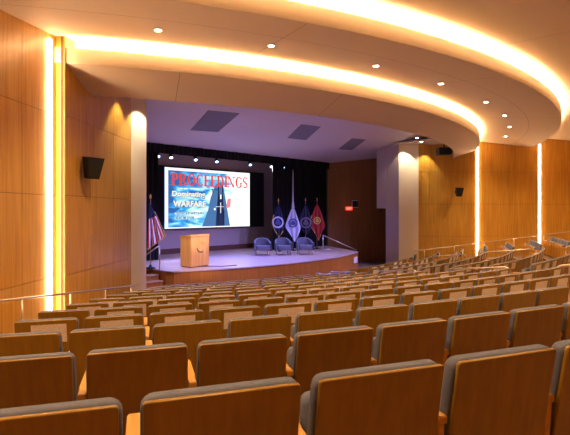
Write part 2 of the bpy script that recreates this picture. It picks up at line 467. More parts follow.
# ------------------------------------------------------------------ projection screen
SW, SH, SZ = 5.24, 2.95, 3.61
scr = empty('projection_screen', (0, -.02, 2.10), 0, 'large bright screen showing a blue magazine cover with red PROCEEDINGS headline', 'screen')
mb = MB()
q = [(-3.72, 3.72, 2.08, 5.16)]
mb.box((0, .06, 3.62-2.10), (7.44, .06, 3.08)); mb.build('black_surround', M['black'], scr)
def screen_mat():
    m, nt, b = new_mat('screen picture')
    b.inputs['Base Color'].default_value = (.02, .02, .02, 1); b.inputs['Roughness'].default_value = .6
    tc = nt.nodes.new('ShaderNodeTexCoord')
    mp = nt.nodes.new('ShaderNodeMapping'); mp.inputs['Scale'].default_value = (.55, 1, 1.5)
    nt.links.new(tc.outputs['Object'], mp.inputs['Vector'])
    n = nt.nodes.new('ShaderNodeTexNoise'); n.inputs['Scale'].default_value = 1.5; n.inputs['Detail'].default_value = 6; n.inputs['Distortion'].default_value = .8
    nt.links.new(mp.outputs[0], n.inputs['Vector'])
    sx = nt.nodes.new('ShaderNodeSeparateXYZ'); nt.links.new(tc.outputs['Object'], sx.inputs[0])
    # the right and lower side of the picture is foam-white water, the upper left deep blue
    md = nt.nodes.new('ShaderNodeMath'); md.operation = 'MULTIPLY_ADD'; md.inputs[1].default_value = .10
    nt.links.new(sx.outputs['X'], md.inputs[0]); nt.links.new(n.outputs['Fac'], md.inputs[2])
    m2 = nt.nodes.new('ShaderNodeMath'); m2.operation = 'MULTIPLY_ADD'; m2.inputs[1].default_value = -.06
    nt.links.new(sx.outputs['Z'], m2.inputs[0]); nt.links.new(md.outputs[0], m2.inputs[2])
    r = nt.nodes.new('ShaderNodeValToRGB'); cr = r.color_ramp
    cr.elements[0].position = .20; cr.elements[0].color = (.02, .10, .32, 1)
    cr.elements[1].position = .54; cr.elements[1].color = (.93, .98, 1, 1)
    e = cr.elements.new(.31); e.color = (.05, .36, .74, 1)
    e = cr.elements.new(.40); e.color = (.36, .74, .93, 1)
    nt.links.new(m2.outputs[0], r.inputs['Fac'])
    nt.links.new(r.outputs['Color'], b.inputs['Emission Color']); b.inputs['Emission Strength'].default_value = .54
    return m
mb = MB(); mb.box((0, 0, SH/2), (SW, .04, SH)); pic = mb.build('picture', screen_mat(), scr); pic.location = (0, 0, .03)
ES = .44
def glow(name, col, es=.44): return plain(name, (.02, .02, .02), .6, emis=col, es=es)
G = dict(red=glow('headline red', (.78, .06, .03)), hull=glow('hull blue', (.06, .17, .38)), hull2=glow('hull deep blue', (.01, .025, .09)),
         mast=glow('mast dark', (.008, .012, .03)), white=glow('picture white', (.95, .97, 1)), cream=glow('title cream', (.93, .86, .70)),
         grey=glow('subtitle grey', (.22, .27, .34)), pink=glow('flag pink', (.95, .25, .28)), shadow=glow('title shadow', (.25, .28, .30)))
FY = -.028
def flat(name, polys, mat, y=FY, parent=scr):
    """flat picture elements; polys in screen units (u 0..1 from left, v 0..1 from bottom)"""
    mb = MB()
    for p in polys:
        mb.add([((u-.5)*SW, y, .03+v*SH) for u, v in p], [tuple(range(len(p)))])
    return mb.build(name, mat, parent)
def rect(u0, v0, u1, v1): return [(u0, v0), (u1, v0), (u1, v1), (u0, v1)]
flat('white_border', [rect(0, 0, .035, 1), rect(0, .955, 1, 1), rect(0, 0, 1, .02)], G['white'], -.024)
flat('ship_hull', [[(.40, .02), (.47, .30), (.50, .52), (.56, .76), (.62, .80), (.66, .70), (.69, .45), (.74, .02)]], G['hull'], -.025)
flat('ship_deck', [[(.56, .02), (.575, .35), (.59, .58), (.645, .58), (.66, .35), (.67, .02)]], G['hull2'], -.0265)
flat('ship_masts', [rect(.588, .25, .603, .80), rect(.640, .25, .652, .80), rect(.52, .60, .53, .68), rect(.50, .66, .60, .67),
                    rect(.583, .04, .60, .3), rect(.652, .04, .668, .3)], G['mast'], -.028)
flat('ship_lights', [rect(.614, .50, .632, .58), rect(.618, .25, .626, .44), rect(.56, .36, .66, .368), rect(.54, .30, .56, .34)], G['white'], -.0295)
flat('ship_flag', [[(.690, .33), (.745, .36), (.75, .52), (.705, .50)]], G['pink'], -.0275)
def arcpts(cx, cy, rx, ry, a0, a1, n=10): return [(cx+rx*cos(R(a0+(a1-a0)*k/n)), cy+ry*sin(R(a0+(a1-a0)*k/n))) for k in range(n+1)]
def band(cx, cy, rx, ry, tx, ty, a0, a1, n=12):
    o, i = arcpts(cx, cy, rx, ry, a0, a1, n), arcpts(cx, cy, rx-tx, ry-ty, a0, a1, n)
    return [[o[k], o[k+1], i[k+1], i[k]] for k in range(n)]
def serif_letter(ch):
    """letter in a box 0..w x 0..1, heavy stems, thin hairlines and slab serifs"""
    S, T, F = .19, .09, .05
    stem = lambda x: [rect(x, 0, x+S, 1), rect(x-.07, 0, x+S+.07, T), rect(x-.07, 1-T, x+S+.07, 1)]
    if ch == 'P': return stem(.08) + [rect(.2, 1-T, .38, 1), rect(.2, .44, .38, .44+T)] + band(.38, .72, .24, .28, S, T, -90, 90), .66
    if ch == 'R': return stem(.08) + [rect(.2, 1-T, .38, 1), rect(.2, .46, .38, .46+T)] + band(.38, .73, .23, .27, S, T, -90, 90) + [[(.32, .48), (.46, .48), (.72, 0), (.56, 0)], rect(.52, 0, .80, T)], .78
    if ch == 'O': return band(.38, .5, .36, .52, S, T, 0, 360, 24), .78
    if ch == 'C': return band(.40, .5, .37, .52, S, T, 45, 315, 18) + [rect(.64, .68, .70, .98), rect(.64, .04, .70, .22)], .74
    if ch == 'G': return band(.40, .5, .37, .52, S, T, 45, 320, 18) + [rect(.64, .68, .70, .98), rect(.56, .05, .70, .42), rect(.48, .40, .78, .40+T)], .80
    if ch == 'E': return stem(.08) + [rect(.2, 1-T, .58, 1), rect(.2, 0, .60, T), rect(.2, .48, .46, .48+T), rect(.53, .74, .58, 1), rect(.55, 0, .60, .26), rect(.42, .38, .46, .64)], .64
    if ch == 'D': return stem(.08) + [rect(.2, 1-T, .38, 1), rect(.2, 0, .38, T)] + band(.36, .5, .38, .5, S, T, -90, 90, 14), .78
    if ch == 'I': return stem(.08), .32
    if ch == 'N': return [rect(.08, 0, .14, 1), rect(0, 0, .24, T), rect(-.02, 1-T, .24, 1), rect(.66, 0, .72, 1), rect(.56, 1-T, .82, 1), [(.06, 1), (.24, 1), (.74, 0), (.58, 0)]], .84
    if ch == 'S': return band(.30, .74, .25, .28, .12, T, 30, 230, 12) + band(.32, .27, .26, .28, .13, T, -150, 60, 12) + [[(.08, .62), (.18, .70), (.52, .42), (.46, .28)], rect(.50, .70, .54, .98), rect(.04, .04, .08, .30)], .62
def headline(text, u0, v0, u1, v1):
    parts = [serif_letter(c) for c in text]; tot = sum(w for _, w in parts)
    out = []; x = 0
    for polys, w in parts:
        for p in polys: out.append([(u0+(x+a)/tot*(u1-u0), v0+b*(v1-v0)) for a, b in p])
        x += w
    return out
flat('headline', headline('PROCEEDINGS', .065, .715, .975, .915), G['red'], -.031)
def words(name, text, u0, v0, width, height, mat, y=-.031, bold=0):
    cu = bpy.data.curves.new(name, 'FONT'); cu.body = text; cu.size = 1; cu.offset = bold
    o = bpy.data.objects.new(name, cu); C.objects.link(o)
    bpy.context.view_layer.update()
    me = bpy.data.meshes.new_from_object(o.evaluated_get(bpy.context.evaluated_depsgraph_get()))
    bpy.data.objects.remove(o)
    xs = [v.co.x for v in me.vertices]; ys = [v.co.y for v in me.vertices]
    sx, sy = width/(max(xs)-min(xs)), height/(max(ys)-min(ys))
    for v in me.vertices:
        v.co = ((v.co.x-min(xs))*sx + u0, y, (v.co.y-min(ys))*sy + v0)
    me.materials.clear(); me.materials.append(mat)
    o = bpy.data.objects.new(name, me); C.objects.link(o); return o
for (t, u, v, w, h) in (('Dominating', .075, .505, .36, .115), ('WARFARE', .085, .36, .36, .10)):
    o = words('title_shadow', t, (u-.5)*SW+.025, .03+v*SH-.03, w*SW, h*SH, G['shadow'], -.029, .035); o.parent = scr
    o = words('title', t, (u-.5)*SW, .03+v*SH, w*SW, h*SH, G['cream'], -.031, .03); o.parent = scr
# two lines of small grey subtitle, too small to read
nm_, nt_, b_ = new_mat('small print'); b_.inputs['Base Color'].default_value = (.02, .02, .02, 1)
tc_ = nt_.nodes.new('ShaderNodeTexCoord'); mp_ = nt_.nodes.new('ShaderNodeMapping'); mp_.inputs['Scale'].default_value = (26, 1, 5)
no_ = nt_.nodes.new('ShaderNodeTexNoise'); no_.inputs['Scale'].default_value = 1; rp_ = nt_.nodes.new('ShaderNodeValToRGB')
rp_.color_ramp.elements[0].position = .47; rp_.color_ramp.elements[0].color = (.13, .18, .25, 1)
rp_.color_ramp.elements[1].position = .56; rp_.color_ramp.elements[1].color = (.65, .82, .9, 1)
nt_.links.new(tc_.outputs['Object'], mp_.inputs[0]); nt_.links.new(mp_.outputs[0], no_.inputs['Vector']); nt_.links.new(no_.outputs['Fac'], rp_.inputs['Fac'])
nt_.links.new(rp_.outputs['Color'], b_.inputs['Emission Color']); b_.inputs['Emission Strength'].default_value = ES
flat('subtitle', [rect(.10, .232, .42, .270)], nm_, -.031)
flat('subtitle', [rect(.10, .160, .31, .198)], nm_, -.031)
bars = []
for u, w in ((.16, .03), (.20, .04), (.27, .05), (.33, .04)): bars.append(rect(u, .655, u+w, .672))
flat('date_line', bars, G['white'], -.031)

# ------------------------------------------------------------------ stage lights on the batten
mb = MB(); mb.tube([(-7, -1.78, 5.52), (7, -1.78, 5.52)], .025, 6)
tag(mb.build('lighting_batten', M['black_gloss']), 'long black pipe carrying the spotlights above the screen', 'lighting pipe')
def at_y(px, Y, z):
    for i in range(500, 4000):
        d = i*.01; p = cw((px-285)/450*d, d, z)
        if p.y >= Y: return p
nth = ['leftmost', 'second', 'third', 'fourth', 'fifth', 'sixth', 'rightmost']
for k, px in enumerate((158, 171, 195.4, 216.5, 250, 271, 283)):
    p = at_y(px, -1.78, 5.39); white = k in (1, 5)
    e = empty('stage_spotlight', p, 0, f'small {"white" if white else "blue"} stage spotlight, {nth[k]} of seven on the pipe above the screen' if k in (0, 6) else
              f'small {"white" if white else "blue"} stage spotlight, {nth[k]} from the left above the screen', 'spotlight', 'spotlights above the screen')
    a = Vector(CAM) - p; a = Vector((a.x*.06, -2.3, -3.2)).normalized()
    T = Vector((0, 0, 1)).rotation_difference(a).to_matrix().to_4x4()
    mb = MB(); mb.rings([[T @ Vector((r*cos(t*pi/6), r*sin(t*pi/6), z)) for t in range(12)] for r, z in ((.04, -.16), (.07, -.12), (.085, .07), (.09, .09))])
    mb.build('lamp_housing', M['black_gloss'], e)
    mb = MB(); mb.disc(T @ Vector((0, 0, .092)), .068, a); mb.build('lens', M['spot_white' if white else 'spot_blue'], e)
    mb = MB(); mb.tube([(0, 0, 0), (0, 0, .12)], .012, 6); mb.build('hook', M['black_gloss'], e)
    lamp('SPOT', p + a*.12, a, 150 if white else 420, (.9, .85, 1) if white else (.13, .16, 1), size=.07, angle=85, blend=.8)

# ------------------------------------------------------------------ lectern
lp = cw(-3.47, 16.55, .90)
le = empty('lectern', lp, math.atan2(-.6955+.02, .72)+R(51), 'orange wooden lectern with dark curved emblem standing on the stage', 'lectern')
# local x along the emblem face (towards the right), y into the stage
W_, D_, H_ = .90, .58, 1.17
mb = MB(); t = .03
mb.box((W_/2, D_/2, H_/2), (W_, D_, H_-.06)); mb.build('body', M['lectern_wood'], le)
mb = MB(); mb.box((W_/2, D_/2, .02), (W_-.06, D_-.06, .04)); mb.build('plinth', M['base_brown'], le)
mb = MB(); mb.add([(-.02, -.02, H_-.03), (W_+.02, -.02, H_-.03), (W_+.02, D_+.02, H_-.03), (-.02, D_+.02, H_-.03),
                   (-.02, -.02, H_+.05), (W_+.02, -.02, H_+.05), (W_+.02, D_+.02, H_-.01), (-.02, D_+.02, H_-.01)],
                  [(3,2,1,0),(4,5,6,7),(0,1,5,4),(1,2,6,5),(2,3,7,6),(3,0,4,7)]); mb.build('top_board', M['lectern_wood'], le)
mb = MB()
def strip(mb, pts, w, y):
    for (a, b), (c, d) in zip(pts, pts[1:]):
        dx, dz = c-a, d-b; L = math.hypot(dx, dz); nx, nz = -dz/L*w/2, dx/L*w/2
        vs = [(a+nx, y, b+nz), (c+nx, y, d+nz), (c-nx, y, d-nz), (a-nx, y, b-nz)]
        mb.add(vs + [(v[0], 0, v[2]) for v in vs], [(0,1,2,3),(0,4,5,1),(1,5,6,2),(2,6,7,3),(3,7,4,0)])
strip(mb, [(.30, .70), (.34, .62), (.41, .56), (.50, .545), (.60, .56)], .045, -.008); mb.build('emblem', M['emblem'], le)
mb = MB()
for k in range(4): strip(mb, [(.40+.09*k, 1.02-.03*k), (.52+.07*k, .82-.02*k)], .010, -.004)
mb.build('engraved_lines', M['stage_wood'], le)
mb = MB()   # cable lying on the deck to its right
pts = [lp + Vector((.35, .1, .012)), cw(-2.72, 17.0, .912), cw(-2.4, 16.9, .912), cw(-2.1, 17.1, .912), cw(-1.85, 17.3, .912)]
mb.tube(pts, .014, 6); tag(mb.build('floor_cable', M['black_gloss']), 'black cable trailing over the deck from the lectern foot', 'cable')

# ------------------------------------------------------------------ armchairs on the stage
def make_armchair():
    e = empty('armchair', (0, 0, 0))
    # local -y is the front
    mb = MB()   # curved shell: back and arms in one U
    outer, inner = [], []
    path = [(-.40, -.36), (-.41, -.1), (-.38, .14), (-.24, .31), (0, .36), (.24, .31), (.38, .14), (.41, -.1), (.40, -.36)]
    hs = [.58, .60, .68, .78, .80, .78, .68, .60, .58]
    rows_o = [[(x, y, .20) for x, y in path], [(x, y, h-.03) for (x, y), h in zip(path, hs)], [(x*.97, y*.97, h) for (x, y), h in zip(path, hs)]]
    k = .80
    rows_i = [[(x*k, y*k, h) for (x, y), h in zip(path, hs)], [(x*(k-.03), y*(k-.03), h-.03) for (x, y), h in zip(path, hs)], [(x*(k-.03), y*(k-.03), .20) for x, y in path]]
    mb.grid(rows_o + rows_i, 0, True)
    n = len(path)
    for q in (0, n-1): mb.add([r[q] for r in rows_o+rows_i], [(0, 1, 2, 3, 4, 5)])
    mb.grid([rows_o[0], rows_i[-1]]); mb.build('back_and_arms', M['stage_fabric'], e)
    mb = MB(); o = rrect(.62, .58, .06)
    mb.rings([[(x*f, z*f-.07, h) for x, z in o] for f, h in ((.97, .24), (1, .27), (1, .41), (.96, .45))]); mb.build('seat_cushion', M['stage_fabric'], e)
    for x, y in ((-.32, -.30), (.32, -.30), (-.28, .26), (.28, .26)):
        mb = MB(); mb.tube([(x, y, 0), (x*.97, y*.97, .22)], [.016, .024], 8); mb.build('leg', M['step_wood'], e)
    return e
ac = make_armchair()
for k, (px, dd, lb) in enumerate(((262.3, 21.35, 'blue-grey tub armchair on the stage, leftmost of three'), (283, 21.5, 'blue-grey tub armchair on the stage, middle of three'),
                                  (304.5, 21.7, 'blue-grey tub armchair on the stage, nearest to the red flag'))):
    o = ac if k == 0 else copy_tree(ac)
    o.location = cw((px-285)/450*dd, dd, .90); o.rotation_euler = (0, 0, R(-42+8))
    tag(o, lb, 'armchair', 'armchairs in a row on the stage')

# ------------------------------------------------------------------ flags
def flag_things(px, dd, pole_h, label, cloth, half_w, top_z, bot_z, seal=None, fringe=None, spire=False):
    """flag draped from its pole: a hanging diamond of folds (local x faces along the picture plane)"""
    e = empty('flag', cw((px-285)/450*dd, dd, .90), R(-44.1), label, 'flag', 'service flags behind the armchairs')
    mb = MB(); mb.rings([[(r*cos(t*pi/8), r*sin(t*pi/8), z) for t in range(16)] for r, z in ((.17, 0), (.17, .03), (.06, .06), (.03, .12))]); mb.build('base', M['black_gloss'], e)
    mb = MB(); mb.tube([(0, 0, .1), (0, 0, pole_h-.12)], .015, 8); mb.build('pole', M['pole'], e)
    mb = MB(); mb.rings([[(r*cos(t*pi/4), r*sin(t*pi/4), z) for t in range(8)] for r, z in ((.014, pole_h-.14), (.03, pole_h-.10), (.012, pole_h-.07), (.028, pole_h-.05), (.002, pole_h+.04))]); mb.build('finial', M['gold'], e)
    n, m = 12, 18; rows = []; H = top_z-bot_z
    for j in range(n+1):
        v = j/n; z = top_z - H*v
        lw = half_w[0]*min(1, (v/.55))**.8 if v < .55 else half_w[0]*(1-(v-.55)/.45*half_w[2])
        rw = half_w[1]*min(1, (v/.62))**.8 if v < .62 else half_w[1]*(1-(v-.62)/.38*half_w[3])
        row = []
        for i in range(m+1):
            u = i/m; x = -lw + (lw+rw)*u
            edge = 1-abs(2*u-1)
            zz = z + (0 if v < .6 else (v-.6)*(.9*(1-edge))*H*.5)
            row.append((x, -.035-.035*sin(u*pi*5+v*1.5)*min(1, v*3), zz))
        rows.append(row)
    mb = MB(); mb.grid(rows, 0, True); mb.grid([[(p[0], p[1]+.01, p[2]) for p in r] for r in rows][::-1], 0, True)
    fl = mb.build('cloth', M[cloth], e)
    if seal:
        cx_, cz_, rr, ring_, fill = seal
        mb = MB(); mb.disc((cx_, -.085, cz_), rr, (0, -1, 0), 24, 0, rr*.72); mb.build('seal_ring', M[ring_], fl)
        mb = MB()
        for (dx, dz, q) in ((0, .25, .34), (-.2, -.1, .3), (.22, -.12, .3), (0, -.3, .22)):
            mb.disc((cx_+dx*rr, -.084, cz_+dz*rr), rr*q, (0, -1, 0), 10)
        mb.build('seal_emblem', M[fill], fl)
    if fringe:
        mb = MB(); b = rows[-1]; w = .03
        mb.grid([[(p[0], p[1]-.012, p[2]+.015) for p in b], [(p[0]*1.02, p[1]-.012, p[2]-w) for p in b]])
        l = [r[0] for r in rows[4:]]
        mb.grid([[(p[0]+.01, p[1]-.012, p[2]) for p in l], [(p[0]-w*.8, p[1]-.012, p[2]) for p in l]])
        mb.build('fringe', M['gold'], fl)
    if spire:
        mb = MB(); mb.rings([[(r*cos(t*pi/4), r*sin(t*pi/4), z) for t in range(8)] for r, z in ((.085, top_z-.1), (.045, top_z+.25), (.03, top_z+.6), (.018, top_z+1.7), (.004, top_z+1.95))])
        mb.build('pole_sleeve', M['white_cloth'], e)
    return e
flag_things(278.5, 23.2, 2.70, 'dark navy flag with round white-ringed seal, leftmost behind the armchairs', 'navy_cloth', (.34, .34, .5, .3), 2.45, .75, (-.03, 1.50, .30, 'white_cloth', 'seal_blue'), True)
flag_things(293.0, 23.6, 2.30, 'white flag with blue seal hanging below a tall pale pole', 'white_cloth', (.42, .42, .75, .35), 2.32, .45, (0, 1.45, .24, 'seal_blue', 'seal_blue'), None, True)
flag_things(305.5, 24.2, 2.75, 'dark blue flag with dull grey seal, between the white and red flags', 'dark_cloth', (.36, .38, .5, .3), 2.45, .75, (.02, 1.45, .30, 'seal_grey', 'seal_grey'))
flag_things(317.0, 24.6, 2.78, 'scarlet flag with gold emblem and fringe, rightmost on the stage', 'red_cloth', (.42, .46, .8, .5), 2.5, .48, (0, 1.55, .20, 'gold', 'gold'), True)
# national flag at the left
def stripes_mat():
    m, nt, b = new_mat('striped flag cloth')
    tc = nt.nodes.new('ShaderNodeTexCoord'); sx = nt.nodes.new('ShaderNodeSeparateXYZ'); nt.links.new(tc.outputs['UV'], sx.inputs[0])
    w = nt.nodes.new('ShaderNodeMath'); w.operation = 'MULTIPLY'; w.inputs[1].default_value = 6.5
    fr = nt.nodes.new('ShaderNodeMath'); fr.operation = 'FRACT'; g = nt.nodes.new('ShaderNodeMath'); g.operation = 'GREATER_THAN'; g.inputs[1].default_value = .5
    nt.links.new(sx.outputs['X'], w.inputs[0]); nt.links.new(w.outputs[0], fr.inputs[0]); nt.links.new(fr.outputs[0], g.inputs[0])
    mx = nt.nodes.new('ShaderNodeMix'); mx.data_type = 'RGBA'
    mx.inputs['A'].default_value = (.55, .02, .04, 1); mx.inputs['B'].default_value = (.85, .80, .80, 1)
    nt.links.new(g.outputs[0], mx.inputs['Factor'])
    g2 = nt.nodes.new('ShaderNodeMath'); g2.operation = 'GREATER_THAN'; g2.inputs[1].default_value = .66
    nt.links.new(sx.outputs['Y'], g2.inputs[0])
    m2 = nt.nodes.new('ShaderNodeMix'); m2.data_type = 'RGBA'; m2.inputs['B'].default_value = (.03, .035, .10, 1)
    nt.links.new(g2.outputs[0], m2.inputs['Factor']); nt.links.new(mx.outputs['Result'], m2.inputs['A'])
    nt.links.new(m2.outputs['Result'], b.inputs['Base Color']); b.inputs['Roughness'].default_value = .8
    return m
dF = 16.4
e = empty('striped_flag', cw((150.5-285)/450*dF, dF, .90), R(-44.1), 'red and white striped flag with blue canton beside the left column', 'flag')
mb = MB(); mb.rings([[(r*cos(t*pi/8), r*sin(t*pi/8), z) for t in range(16)] for r, z in ((.18, 0), (.18, .03), (.07, .06), (.03, .14))]); mb.build('base', M['black_gloss'], e)
mb = MB(); mb.tube([(0, 0, .1), (0, 0, 2.55)], .016, 8); mb.build('pole', M['pole'], e)
mb = MB(); mb.rings([[(r*cos(t*pi/4), r*sin(t*pi/4), z) for t in range(8)] for r, z in ((.014, 2.53), (.04, 2.57), (.045, 2.62), (.02, 2.68), (.003, 2.71))]); mb.build('finial', M['gold'], e)
nn, mm = 16, 26; rows = []
for j in range(nn+1):
    v = j/nn; row = []
    for i in range(mm+1):
        u = i/mm
        xl = -.03 - .05*v; xr = .02 + .52*min(1, v*1.05)**.9
        x = xl + (xr-xl)*u
        z = 2.35 - v*(1.62 - .50*u) + (-.05*u)
        row.append((x, -.05-.05*sin(u*pi*5.5+v*2)*min(1, v*2.5), z))
    rows.append(row)
mb = MB(); mb.grid(rows, 0, True); fl = mb.build('cloth', stripes_mat(), e)
uv = fl.data.uv_layers.new(name='UVMap')
for p in fl.data.polygons:
    for li in p.loop_indices:
        vi = fl.data.loops[li].vertex_index; j, i = divmod(vi, mm+1)
        uv.data[li].uv = (i/mm, 1-j/nn)
mb = MB(); b = rows[-1]; rt = [r[-1] for r in rows[3:]]
mb.grid([[(p[0], p[1]-.01, p[2]) for p in b], [(p[0], p[1]-.01, p[2]-.05) for p in b]])
mb.grid([[(p[0]-.005, p[1]-.01, p[2]) for p in rt], [(p[0]+.03, p[1]-.01, p[2]-.01) for p in rt]]); mb.build('fringe', M['gold'], fl)

# ------------------------------------------------------------------ exit sign and small panel on the wing wall
def on_wall(px, py, dd): return cw((px-285)/450*dd, dd, EYE + (210-py)/450*dd)
p = on_wall(349, 208.5, 26.68)
e = empty('exit_sign', p, R(-44.1), 'small glowing red exit sign on the dark wing wall', 'sign')
mb = MB(); mb.box((0, 0, 0), (.40, .07, .22)); mb.build('sign_box', M['exit_red'], e)
o = words('letters', 'EXIT', -.14, -.06, .28, .12, M['exit_text'], -.038, .02); o.parent = e
mb = MB(); mb.box((0, .07, 0), (.12, .08, .08)); mb.build('bracket', M['black_gloss'], e)
p = on_wall(355, 204, 26.72)
e = empty('wall_device', p, R(-44.1), 'small white-framed dark device beside the exit sign', 'wall device')
mb = MB(); mb.box((0, 0, 0), (.34, .05, .42)); mb.build('body', M['black_gloss'], e)
mb = MB()
for c, s_ in (((0, -.03, .2), (.38, .03, .03)), ((0, -.03, -.2), (.38, .03, .03)), ((-.18, -.03, 0), (.03, .03, .42))): mb.box(c, s_)
mb.build('frame', M['trim_white'], e)
mb = MB(); mb.box((0, .06, 0), (.10, .09, .1)); mb.build('bracket', M['black_gloss'], e)

# ------------------------------------------------------------------ wall loudspeakers
def speaker(px, py, dd, sc, rz, label, name='wall_speaker'):
    p = on_wall(px, py, dd)
    e = empty(name, p, rz, label, 'speaker'); e.scale = (sc, sc, sc)
    # wedge cabinet, wide on top; local -y is the front
    T = Matrix.Rotation(R(8), 4, 'X')
    a = [(-.21, -.16), (.21, -.16), (.16, .16), (-.16, .16)]
    bt = [(-.14, -.16), (.14, -.16), (.12, .16), (-.12, .16)]
    vs = [T @ Vector((x, y*.8, -.26)) for x, y in bt] + [T @ Vector((x, y*1.25, .26)) for x, y in a]
    mb = MB(); mb.add(vs, [(3,2,1,0),(4,5,6,7),(0,1,5,4),(1,2,6,5),(2,3,7,6),(3,0,4,7)]); mb.build('cabinet', M['black_gloss'], e)
    g = [T @ Vector((x, y, z)) for x, y, z in ((-.13, -.145, -.23), (.13, -.145, -.23), (.19, -.215, .23), (-.19, -.215, .23))]
    mb = MB(); mb.add(g, [(0, 1, 2, 3)]); mb.build('grille', M['grille'], e)
    mb = MB(); mb.tube([(0, .1, 0), (0, .42, .02)], .03, 8); mb.box((0, .43, .02), (.14, .02, .2)); mb.build('bracket', M['black_gloss'], e)
    return e
speaker(92, 168, 10.2, .92, R(4), 'black wedge-shaped loudspeaker mounted on the left wooden wall')
speaker(459, 192, 23.1, .85, R(-42), 'small black loudspeaker mounted high on the right wooden wall')
# black ventilated unit slung under the soffit edge at the far right
p = on_wall(444, 151.5, 22.2)
e = empty('hanging_projector', p, R(-44), 'black box slung under the curved soffit edge at the right', 'projector')
mb = MB(); mb.box((0, 0, 0), (.62, .5, .34)); mb.build('housing', M['black_gloss'], e)
mb = MB(); mb.tube([(0, 0, .17), (0, 0, .75)], .03, 8); mb.build('hanger', M['black_gloss'], e)
mb = MB(); mb.tube([(-.15, -.25, 0), (-.15, -.31, 0)], .08, 14); mb.build('lens', M['grille'], e)
# two little downlights in the flat ceiling by the right column, and scallop lights on both columns
for k, (px, py) in enumerate(((417, 138), (421.5, 142))):
    kk = (6.45-EYE)*450/(210-py); p = cw((px-285)/450*kk, kk, 6.452)
    e = empty('downlight', p, 0, ('upper' if k == 0 else 'lower') + ' of two tiny downlights in the ceiling above the right column', 'ceiling light', 'tiny downlights above the right column')
    mb = MB(); mb.disc((0, 0, 0), .07, (0, 0, -1)); mb.build('lens', M['down_led'], e)
    mb = MB(); mb.disc((0, 0, -.003), .095, (0, 0, -1), r0=.07); mb.build('trim_ring', M['trim_white'], e)
for s in (-1, 1):
    lamp('SPOT', (s*7.0, -7.25, 6.40), (s*.02, .06, -1), 90, (1, .84, .62), size=.04, angle=95, blend=.35)
    lamp('SPOT', (s*7.95, -7.9, 6.40), (s*.02, .03, -1), 70, (1, .76, .45), size=.04, angle=80, blend=.5)

# ------------------------------------------------------------------ auditorium seats
LEAN = .17
def lean(p): return (p[0], p[1] + (.90-p[2])*LEAN, p[2])
def rprism(mb, w, h, r, cz, prof, cx=0, mi=0):
    """rounded-rectangle slab in XZ; prof = [(y, inset)]"""
    rg = []
    for y, ins in prof:
        rg.append([lean((x, y, z)) for x, z in rrect(w-2*ins, h-2*ins, max(r-ins, .004), 4, cx, cz)])
    return mb.rings(rg, mi, True)
def make_seat(card=False, end=False):
    e = empty('auditorium_seat', (0, 0, 0))
    mb = MB(); rprism(mb, .557, .515, .045, .6375, [(.0, .012), (.010, .002), (.02, 0), (.055, 0), (.07, .008), (.078, .025)]); mb.build('back_cushion', M['fabric'], e)
    mb = MB(); rprism(mb, .541, .54, .014, .619, [(-.016, .004), (-.013, 0), (.004, 0)]); bp = mb.build('back_panel', M['seat_wood'], e)
    if card:
        mb = MB(); v = [lean(q) for q in ((-.13, -.020, .67), (.18, -.020, .67), (.18, -.020, .852), (-.13, -.020, .852))]
        w = [(x, y+.003, z) for x, y, z in v]
        mb.add(v+w, [(0,1,2,3),(7,6,5,4),(0,4,5,1),(1,5,6,2),(2,6,7,3),(3,7,4,0)]); c = mb.build('sign_card', M['card'], bp); c['label'] = 'pale printed card on the seat back'
    # tipped-up seat
    T = Matrix.Translation((0, .185, .38)) @ Matrix.Rotation(R(76), 4, 'X')
    mb = MB(); o = rrect(.49, .37, .05, 4)
    mb.rings([[T @ Vector((x*f, z*f+.18, h)) for x, z in o] for f, h in ((.95, -.035), (1, -.02), (1, .04), (.95, .06))]); mb.build('seat_cushion', M['fabric'], e)
    mb = MB(); mb.rings([[T @ Vector((x*f, z*f+.18, h)) for x, z in o] for f, h in ((.93, -.055), (.96, -.05), (.96, -.036))]); mb.build('seat_shell', M['arm_wood'], e)
    for x in ((-.304, .304) if end else (-.304,)):
        mb = MB(); o = [(-.023, .05), (.023, .05), (.023, .155), (.030, .17), (.030, .47), (.024, .485), (-.024, .485), (-.030, .47), (-.030, .17), (-.023, .155)]
        mb.rings([[(x+a*f, .235+(b-.235)*(1-(1-f)*.2), h) for a, b in o] for f, h in ((.92, .615), (1, .622), (1, .643), (.9, .65))], 0, False); mb.build('armrest', M['arm_wood'], e)
        mb = MB(); q = [(.10, .02), (.38, .02), (.36, .615), (.06, .615)]
        vs = [(x+dx, y, z) for dx in (-.018, .018) for y, z in q]
        mb.add(vs, [(3,2,1,0),(4,5,6,7),(0,1,5,4),(1,2,6,5),(2,3,7,6),(3,0,4,7)]); mb.build('arm_support', M['arm_wood'], e)
        mb = MB(); mb.box((x, .24, .012), (.09, .36, .024)); mb.build('foot', M['steel_dark'], e)
    return e
protos = {}
counts = {}
def seat_at(n, th, card, end):
    p = pol(row_r(n), th, row_z(n))
    key = (card, end)
    if key not in protos: protos[key] = [make_seat(card, end), False]
    if not protos[key][1]: o = protos[key][0]; protos[key][1] = True
    else: o = copy_tree(protos[key][0])
    o.location = p; o.rotation_euler = (0, 0, th)
    o['category'] = 'auditorium seat'
    return o
SP = .614
A1, A2 = R(-5.2), R(18.2)          # aisles
def centre_theta(n, px):           # seat centre angle seen at pixel column px
    return on_ring_z(px, row_r(n))
def on_ring_z(px, r):
    return on_ring(px, r)
phase_px = {1: 225, 2: 138.5, 3: 188.5, 4: 114.5}
left_end_px = {4: 12, 5: 35, 6: 64, 7: 87, 8: 105, 9: 121, 10: 136, 11: 149, 12: 161}
total = 0
